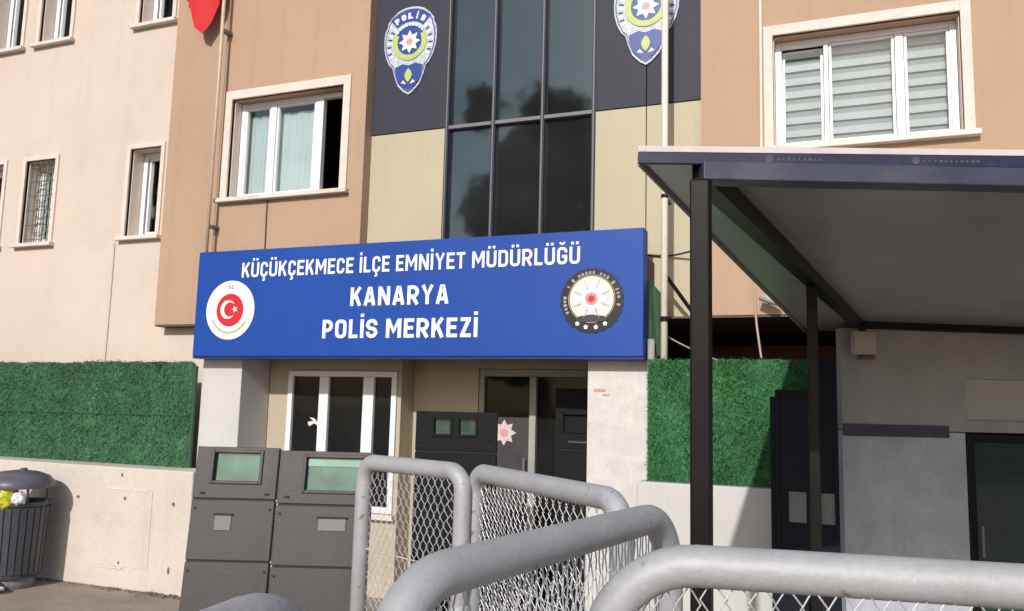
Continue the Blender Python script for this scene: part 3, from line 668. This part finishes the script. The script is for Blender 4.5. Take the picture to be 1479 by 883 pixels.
tag(tp.build('tarpaulin', m_tarp, smooth=True), 'scrap of dark green tarpaulin hanging behind the end of the blue sign', 'tarpaulin')
dp = tag(empty('downpipe', (-1.355, 6.36, 0)), 'grey downpipe beside the pale stone column', 'pipe')
MB().tube([(0,0,0),(0,0,2.3)], .028, 10).build('pipe', m_pipe, dp, smooth=True)
for z in (.6, 1.5, 2.1): MB().tube([(0,0,z),(0,0,z+.03)], .034, 10).build('clip', m_plate, dp)
# camera on the tan wall, seen past the canopy
sc_ = tag(empty('security_camera', (-.485, 6.545, 2.655)), 'small pale security camera on the tan wall beside the canopy edge', 'camera')
bx('mount', m_lamp, sc_, -.04, .04, -.03, 0, -.02, .06, bev=.006)
MB().tube([(0,-.03,.02),(0,-.09,.0),(0,-.10,-.04)], .012, 8).build('arm', m_lamp, sc_, smooth=True)
MB().tube([(-.06,-.11,-.03),(.02,-.12,-.06),(.07,-.13,-.08)], [.03,.034,.03], 12).build('housing', m_lamp, sc_, smooth=True)
MB().tube([(.068,-.13,-.079),(.085,-.133,-.086)], .024, 12).build('lens', m_black, sc_, smooth=True)

# ------------------------------------------------------------------ canopy on steel posts
P1 = Vector((-0.404, 2.639, 2.496)); df = Vector((.9343, .3560, 0)); BL = Vector((.121, 6.0, 2.34)); db = Vector((.891, .454, 0))
cp = tag(empty('canopy', (P1.x, P1.y, 0)), 'dark steel canopy with navy fascia and grey underside over the guard booth', 'canopy')
cp.location = (0, 0, 0)
A = Vector((-0.592, 2.570, 2.602)); B = A + Vector((1.427, .505, .004)).normalized()*3.6
D = Vector((-0.225, 6.28, 2.395)); Cc = D + Vector((db.x, db.y, 0))*3.8
def slab(P, t): return MB().hexa([tuple(p - Vector((0,0,t))) for p in P] + [tuple(p) for p in P])
slab([A, B, Cc, D], .022).build('roof_sheet', m_rooftop, cp)
inn = lambda p, t: p - Vector((0, 0, t))
cen = (A+B+Cc+D)/4
I = [p + (Vector((cen.x, cen.y, p.z))-p).normalized()*.012 for p in (A, B, Cc, D)]
slab([inn(p, .023) for p in I], .020).build('ceiling_sheet', m_under, cp)
def beam(a, b, wd, ht, name, m, par=cp, bev=.004):
    d = (b - a); h = Vector((d.x, d.y, 0)).normalized(); n = Vector((-h.y, h.x, 0))*wd/2; u = Vector((0, 0, ht))
    return MB().hexa([a-n, b-n, b+n, a+n, a-n+u, b-n+u, b+n+u, a+n+u]).build(name, m, par, bev=bev)
fa = (B-A).normalized()
beam(A + Vector((.0,-.006,-.064)), B + Vector((0,-.006,-.064)), .012, .042, 'fascia', m_navy)
sa_ = (D-A).normalized()
beam(A + Vector((-.004,.02,-.062)), D + Vector((-.004,0,-.062)), .010, .037, 'fascia', m_under)
pz = lambda p: A.z - .043 - .1251*(p.y - A.y) + .0465*(p.x - A.x)   # underside height of the roof sheet
def under(p, drop): return Vector((p.x, p.y, pz(p) - drop))
f0 = Vector((P1.x, P1.y, 0)); f1 = f0 + df*3.3
beam(Vector((f0.x, f0.y, 2.482)), Vector((f1.x, f1.y, 2.482)), .085, .060, 'front_beam', m_beam)
b0 = Vector((BL.x, BL.y, 0)); 
beam(Vector((f0.x, f0.y, 2.482)) + Vector((.0, .032, 0)), Vector((BL.x, BL.y, 2.335)), .07, .075, 'side_beam', m_post)
beam(Vector((BL.x, BL.y, 2.333)), Vector((BL.x, BL.y, 2.333)) + db*3.2, .06, .078, 'back_beam', m_post)
def post(x, y, zt, s, name='post'):
    p = MB().box(x-s, x+s, y-s, y+s, .02, zt).build(name, m_post, cp, bev=.006)
    bx('base_plate', m_post, p, x-.09, x+.09, y-.09, y+.09, .0, .019)
    return p
post(f0.x, f0.y, 2.487, .031); post(-.126, 4.436, 2.402, .026)
pe = f0 + df*3.2; post(pe.x, pe.y, 2.487, .037)
m_fmark = mat('worn_print', (.065, .065, .11), .6, .4, 60, 90, 0)
# worn lettering on the fascia: only pale smudges remain
for (px_, n_) in ((.42, 9), (.88, 11)):
    o_ = A + fa*px_ + Vector((0, -.0135, -.044)); rot = math.atan2(fa.y, fa.x)
    k = MB().ring(0, 0, 0, .013, -.001, .001, n=14).build('fascia_mark', m_fmark, cp); k.location = o_; k.rotation_euler = (0, 0, rot)
    for i in range(n_):
        k = MB().box(0, rnd.uniform(.006, .013), -.001, .001, -.005, rnd.uniform(.002, .006)).build('fascia_mark', m_fmark, cp); k.location = o_ + fa*(.024+.0165*i); k.rotation_euler = (0, 0, rot)

# ------------------------------------------------------------------ guard booth (its own axes: x along its front)
rzb = math.atan2(db.y, db.x)
gb = tag(empty('guard_booth', (.005, 5.965, 0), rzb), 'grey guard booth with dark trim strip and tinted glass door under the canopy', 'booth')
DX0, DX1 = .86, 1.52
wall_with_holes(0, 2.6, 0, 1.655, 0, .06, [(DX0, DX1, -1, 1.655)]).build('lower_panel', m_booth, gb)
wall_with_holes(0, 2.6, 1.662, 2.33, -.004, .06, [(DX0+.02, DX1, 1.74, 2.02)]).build('upper_panel', m_boothup, gb)
bx('trim_strip', m_beam, gb, .0, .74, -.012, -.0045, 1.62, 1.70)
for xj in (1.9,): bx('panel_joint', m_plate, gb, xj-.004, xj+.004, -.003, -.0005, .05, 1.6)
bx('fanlight', m_boothpale, gb, DX0+.02, DX1, .01, .04, 1.742, 2.018)
sk = .51      # the booth's plan is skewed: its sides run square to the building
for xa in (0, 2.54):
    MB().hexa([(xa+q[0]+sk*q[1], q[1], z) for z in (0, 2.33) for q in ((0,.063),(.06,.063),(.06,1.1),(0,1.1))]).build('side_panel', m_booth, gb)
MB().hexa([(q[0]+sk*q[1], q[1], z) for z in (0, 2.33) for q in ((.063,1.04),(2.537,1.04),(2.537,1.1),(.063,1.1))]).build('back_panel', m_booth, gb)
MB().hexa([(q[0]+sk*q[1], q[1], z) for z in (2.331, 2.334) for q in ((0,.0),(2.6,.0),(2.6,1.1),(0,1.1))]).build('booth_roof', m_boothup, gb)
dm = MB(); frame_ring(dm, DX0+.003, DX1-.003, .01, 1.650, .055, -.008, .05, wb=.09); bd = dm.build('door', m_post, gb, bev=.004)
bx('pane', g_booth, bd, DX0+.058, DX1-.058, .015, .023, .1, 1.595)
MB().tube([(DX0+.075,-.03,.85),(DX0+.075,-.03,1.05)], .010, 8).build('handle', m_plate, bd)
lp = tag(empty('floodlight', (.14, 5.93, 2.22), rzb), 'small beige floodlight hanging under the back beam of the canopy', 'lamp')
MB().hexa([(-.075,-.05,-.07),(.075,-.05,-.07),(.07,.03,-.07),(-.07,.03,-.07),(-.072,-.045,.085),(.072,-.045,.085),(.068,.03,.085),(-.068,.03,.085)]).build('housing', m_lamp, lp, bev=.01)
bx('lens', m_soffit, lp, -.03, .065, -.045, .02, -.098, -.071, bev=.006); bx('bracket', m_post, lp, -.02, .02, -.01, .01, .086, .112)

# ------------------------------------------------------------------ navy steel gate beside the booth
gt = tag(empty('steel_gate', (0, 5.6, 0)), 'dark navy steel gate leaves with low glass panes beside the booth', 'gate')
def leaf(x0, x1, zt, px0, px1):
    l = wall_with_holes(x0, x1, .04, zt, 0, .035, [(px0, px1, 1.08, 1.27)]).build('leaf', m_gate, gt, bev=.003)
    bx('pane', g_greenpale if False else g_boothpane, l, px0-.006, px1+.006, .012, .020, 1.074, 1.276)
    fr_ = MB(); frame_ring(fr_, x0, x1, .04, zt, .022, -.012, -.001); fr_.build('frame', m_gate, l)
    return l
g_boothpane = mat('grey_green_pane', (.16, .19, .19), .2, .1, 3, 20, 0)
leaf(-.392, -.162, 1.905, -.318, -.212); leaf(-.156, -.025, 2.115, -.150, -.031)
bx('gate_post', m_gate, gt, -.424, -.394, -.005, .04, 0, 1.86)

# ------------------------------------------------------------------ litter bin and rubbish
bn = tag(empty('litter_bin', (-7.16, 5.68, 0)), 'round dark litter bin with domed lid, overflowing, against the limewashed wall', 'bin')
MB().lathe([(0,.10),(.235,.10),(.245,.13),(.268,.74),(.285,.745),(.285,.775),(.262,.775),(.255,.70),(0,.70)], n=40).build('body', m_bin, bn, smooth=False)
for i in range(28):
    a = 2*math.pi*i/28
    o = MB().hexa([(-.0255,-.002,.14),(.0255,-.002,.14),(.017,.004,.14),(-.017,.004,.14),(-.0285,-.002,.73),(.0285,-.002,.73),(.0185,.004,.73),(-.0185,.004,.73)]).build('slat', m_bin, bn, bev=.003)
    o.matrix_local = Matrix.Rotation(a, 4, 'Z') @ Matrix.Translation((0, -.250, 0)) @ Matrix.Rotation(R(2.2), 4, 'X')
MB().lathe([(.30,.90),(.305,.915),(.298,.955),(.25,1.005),(.16,1.04),(.05,1.055),(0.0,1.056)], n=40).build('lid', m_lid, bn, smooth=True)
MB().lathe([(0,.905),(.298,.90)], n=40).build('lid_underside', m_groove, bn)
for a in (.35, 2.5, 3.8, 5.9):
    x, y = .275*math.cos(a), .275*math.sin(a); MB().tube([(x, y, .76), (x, y, .91)], .012, 8).build('lid_support', m_bin, bn)
MB().lathe([(.20,0),(.21,.04),(.20,.10)], n=24).build('foot', m_plate, bn)
MB().tube([(.05,0,1.05),(.05,0,1.075)], .03, 12).build('lid_knob', m_lid, bn)
def bag(loc, sx, sy, sz, m, label, seed, cat='rubbish'):
    mb = MB(); n1_, n2_ = 36, 48; V = []
    for i in range(n1_+1):
        th = math.pi*i/n1_
        for j in range(n2_):
            ph = 2*math.pi*j/n2_; d = Vector((math.sin(th)*math.cos(ph), math.sin(th)*math.sin(ph), math.cos(th)))
            k = 1 + .28*noise.noise(d*1.7 + Vector((seed, 0, 0))) + .14*(1-2*abs(noise.noise(d*4 + Vector((0, seed, 0))))) + .10*(1-2*abs(noise.noise(d*9 + Vector((seed, seed, 0)))))
            V.append((d.x*sx*k, d.y*sy*k, d.z*sz*k))
    mb.add(V, [(i*n2_+j, (i+1)*n2_+j, (i+1)*n2_+(j+1) % n2_, i*n2_+(j+1) % n2_) for i in range(n1_) for j in range(n2_)])
    o = mb.build('rubbish_bag', m, smooth=True); o.location = loc; return tag(o, label, cat, 'rubbish in and around the litter bin')
bag((-7.08, 5.47, .82), .10, .09, .095, m_yellow, 'yellow-green plastic bag stuffed in the bin opening', 3)
bag((-7.30, 5.47, .82), .11, .09, .10, m_wbag, 'larger white plastic bag in the bin beside the yellow one', 5)
bag((-6.955, 5.53, .815), .06, .055, .055, m_wbag, 'small white plastic bag at the edge of the bin near the wall shadow', 8)
bag((-7.22, 5.40, .05), .26, .10, .055, m_wbag, 'flattened white plastic litter lying at the foot of the bin', 12)
dt = MB()
for k in range(700):
    x = rnd.uniform(-9, -4.6); yy = 6.045 - abs(rnd.gauss(0, .05)); s_ = rnd.uniform(.006, .022)*(1.4 if noise.noise((x*2.2, 0, 3)) > .05 else .6)
    p = Vector((x, yy, .0)); a = rnd.uniform(0, 6.28)
    V = [p + Vector((s_*math.cos(a+i*2.09), s_*math.sin(a+i*2.09), 0)) for i in range(3)] + [p + Vector((0, 0, s_*rnd.uniform(.5, 1.3)))]
    dt.add(V, [(0,1,3), (1,2,3), (2,0,3)])
tag(dt.build('gravel', m_dirt), 'crumbs of dirt and gravel along the foot of the wall', 'gravel', kind='stuff')

# ------------------------------------------------------------------ riot shields standing on the pavement
def shield(loc, rz, wd, top, secs, winrect, label, m, mg, pale=None, plates=(), two=False, lean=0):
    s = tag(empty('riot_shield', loc, rz), label, 'shield', 'police shields set up before the entrance')
    s.rotation_euler = (R(-lean), 0, rz)
    x0, x1 = -wd/2, wd/2
    zz = [.02] + list(secs) + [top]
    for i in range(len(zz)-1):
        a, b = zz[i] + (.004 if i else 0), zz[i+1] - .004
        if i == len(zz)-2:
            hx0, hx1, hz0, hz1 = winrect
            holes = [(hx0, hx1, hz0, hz1)] if not two else [(hx0, (hx0+hx1)/2-.035, hz0, hz1), ((hx0+hx1)/2+.035, hx1, hz0, hz1)]
            pn = wall_with_holes(x0, x1, a, b, 0, .045, holes).build('panel', m, s, bev=.004)
            for h in holes:
                bx('pane', mg, pn, h[0]-.004, h[1]+.004, .024, .034, h[2]-.004, h[3]+.004)
                q = MB(); frame_ring(q, h[0]-.018, h[1]+.018, h[2]-.018, h[3]+.018, .017, -.010, -.001); q.build('window_frame', m, pn, bev=.003)
            if pale: bx('painted_reflection', pale, pn, hx0+.004, hx1-.004, .016, .0235, hz1-.045, hz1-.004)  # bright reflection along the window top, built as a pale strip
        else:
            bx('panel', m, s, x0, x1, .0, .045, a, b, bev=.005)
    for z in secs: bx('hinge_strip', m_groove, s, x0+.006, x1-.006, .006, .04, z-.0035, z+.0035)
    for (px0, px1, pz0, pz1) in plates:
        p = bx('label_plate', m_plate, s, px0, px1, -.006, -.001, pz0, pz1, bev=.002); bx('slot', m_groove, p, px0-.008, px1+.008, -.012, -.007, pz1, pz1+.010)
    for x in (x0+.05, x1-.05):
        MB().tube([(x, .046, .75), (x, .09, .78), (x, .09, 1.0), (x, .046, 1.03)], .010, 8).build('handle', m_groove, s, smooth=True)
        MB().tube([(x, .05, .02), (x, .34, .02)], .012, 8).build('foot', m, s); MB().tube([(x, .05, .6), (x, .33, .02)], .010, 8).build('stay', m, s)
    for z in (.12, .5, secs[0]-.05, secs[-1]-.05):
        for x in (x0+.022, x1-.022): MB().tube([(x, -.005, z), (x, .0, z)], .007, 8).build('rivet', m_groove, s)
    for x in (x0+.04, x1-.06): bx('bolt', m_groove, s, x, x+.025, -.008, -.001, top-.26, top-.25)
    return s
g_dull = mat('dull_green_glass', (.025, .075, .060), .15, .4, 8, 12, .04, spec=.6, dirt=(.09, .16, .13), dirt_amt=.6)
rzs = R(22)
shield((-3.036, 3.605, 0), rzs, .452, 1.512, (.90, 1.225), (-.125, .125, 1.325, 1.475), 'grey riot shield with small square green window, by the limewashed wall', m_shield, g_green, plates=((-.09, .0, 1.06, 1.14),), lean=8)
shield((-2.583, 3.79, 0), rzs-R(1), .515, 1.500, (.88, 1.205), (-.11, .235, 1.285, 1.46), 'grey riot shield with wide green window, beside the first mesh barrier', m_shield, g_green, pale=g_greenpale, plates=((-.02, .13, 1.07, 1.135),), lean=8)
shield((-2.60, 5.52, 0), R(14), .60, 1.712, (1.15, 1.42), (-.16, .14, 1.545, 1.655), 'black riot shield with two small panes, in front of the entrance', m_shield2, g_dull, two=True)
shield((-2.13, 6.98, 0), R(4), .40, 1.93, (1.10, 1.40), (-.12, .12, 1.56, 1.70), 'black riot shield leaning inside the doorway against the pale column', m_shield2, m_shield2, plates=((-.08, .14, 1.46, 1.47),))

# ------------------------------------------------------------------ mesh crowd barriers
def barrier(a, b, zt, label, rad=.030, rc=.13, zb=.16, spacing=.017, seed=1, over_a=0, over_b=0):
    a = Vector((a[0], a[1], 0)); b = Vector((b[0], b[1], 0)); d = b - a; Ln = d.length; ang = math.atan2(d.y, d.x)
    o = tag(empty('crowd_barrier', (a.x, a.y, 0), ang), label, 'barrier', 'galvanised mesh crowd barriers')
    path = []
    for (cx_, cz_, a0) in ((rc, zt-rc, 180), (Ln-rc, zt-rc, 90)):
        for i in range(11):
            t = R(a0 - 90*i/10); path.append((cx_+rc*math.cos(t), 0, cz_+rc*math.sin(t)))
    path = [(0, 0, zb)] + path + [(Ln, 0, zb)]
    MB().tube(path, rad, 20).build('frame', m_galv, o, smooth=True)
    MB().tube([(rad*.8, 0, zb+.05), (Ln-rad*.8, 0, zb+.05)], rad*.75, 12).build('bottom_rail', m_galv, o, smooth=True)
    # chain-link infill: each wire zigzags and hooks into its neighbour
    r = random.Random(seed); w_ = MB(); n = int((Ln-.05)/spacing); stp = .027
    for i in range(n):
        x = .025 + (Ln-.05)*(i+.5)/n; zt_ = zt - rad*.6; hw = (Ln-.05)/n*.56
        if x < rc: zt_ = zt - rc + math.sqrt(max(0, rc*rc-(rc-x)**2))
        if x > Ln-rc: zt_ = zt - rc + math.sqrt(max(0, rc*rc-(x-Ln+rc)**2))
        P = []; k = int((zt_-zb-.06)/stp)
        for j in range(k+1): P.append((x + hw*(-1)**(j+i) + r.uniform(-.002, .002), .003*(-1)**(j+i) + r.uniform(-.001, .001) + .012*math.sin(x*6+j*.05), zb+.06 + (zt_-zb-.06)*j/k))
        w_.tube(P, .0014, 4, cap=False)
    for z in (zb+.35, zt-.32): w_.tube([(.01, 0, z), (Ln*.5, .004, z+r.uniform(-.006, .006)), (Ln-.01, 0, z)], .0022, 5, cap=False)
    w_.build('wire_mesh', m_wire, o)
    for x in (0, Ln):
        MB().tube([(x, 0, 0.02), (x, 0, zb)], rad, 14).build('leg', m_galv, o, smooth=True)
        MB().tube([(x, -.28, .022), (x, .28, .022)], .02, 10).build('foot', m_galv, o, smooth=True)
    for z in (.5, 1.05): MB().tube([(Ln+.001, 0, z), (Ln+.001, 0, z+.05)], rad+.006, 14).build('hook_collar', m_galv, o, smooth=True)
    return o
ZT = 1.53
barrier((-1.70, 2.80), (-1.185, 2.585), ZT, 'farthest mesh barrier, standing beside the grey riot shields', rc=.065, seed=1)
barrier((-1.16, 2.63), (-.50, 2.02), ZT, 'mesh barrier running from the farthest one towards the pale column', rc=.075, seed=2)
barrier((-.515, .90), (-.352, 1.84), ZT, 'mesh barrier with its tube slanting up across the middle foreground', rc=.13, seed=3)
barrier((-.335, 1.225), (1.35, 1.50), ZT, 'mesh barrier running out of the picture in front of the guard booth', rc=.14, seed=4)
barrier((-.562, .82), (-.40, -.60), ZT, 'mesh barrier whose rounded tube just shows below the riot shields', rc=.13, seed=5)

# ------------------------------------------------------------------ trees across the road (they show in the curtain wall)
def tree(x, y, h, rx, label, seed, n=9000):
    r = random.Random(seed); t = tag(empty('tree', (x, y, -.12)), label, 'tree', 'trees across the road')
    tr = MB(); tr.tube([(0,0,0),(.12,.05,h*.2),(.05,-.1,h*.45),(.15,.1,h*.8)], [h*.022, h*.017, h*.012, h*.003], 10)
    limbs = []
    for i in range(11):
        a = r.uniform(0, 6.28); z0 = h*r.uniform(.25, .62); l = rx*r.uniform(.6, 1.05); z1 = min(h*.95, z0 + h*r.uniform(.1, .3))
        e = Vector((l*math.cos(a), l*math.sin(a), z1)); limbs.append(e)
        tr.tube([(.08,0,z0), tuple(Vector((.08,0,z0)).lerp(e, .5) + Vector((0,0,h*.02))), tuple(e)], [h*.008, h*.005, h*.0015], 6)
    tr.build('trunk', m_bark, t, smooth=True)
    cl = limbs + [Vector((r.gauss(0, rx*.45), r.gauss(0, rx*.45), h*r.uniform(.4, .97))) for _ in range(26)] + [Vector((.1, 0, h*.96))]
    lf = MB(); szs = [rx*r.uniform(.26, .46) for _ in cl]
    for k in range(n):
        i = r.randrange(len(cl)); c = cl[i]; s_ = szs[i]
        d = Vector((r.gauss(0,1), r.gauss(0,1), r.gauss(0,.8))); d = d.normalized()*s_*(r.random()**.4)
        p = c + d; u = Vector((r.gauss(0,1), r.gauss(0,1), r.gauss(0,1))).normalized(); v = u.cross(Vector((r.gauss(0,1), r.gauss(0,1), r.gauss(0,1)))).normalized(); q = r.uniform(.2, .42)
        lf.add([p-u*q, p+v*q*.5, p+u*q, p-v*q*.5], [(0,1,2,3)])
    lf.build('crown', m_leaf, t)
    return t
tree(-13.0, -22, 16.6, 2.9, 'tallest leafy tree across the road, mirrored in the dark glass', 41, 13000)
tree(-10.0, -21, 12.5, 2.8, 'mid-height leafy tree across the road, mirrored beside the tallest one', 42)
tree(-16.4, -23, 9.0, 2.6, 'lowest leafy tree across the road, mirrored at the foot of the glass', 43)
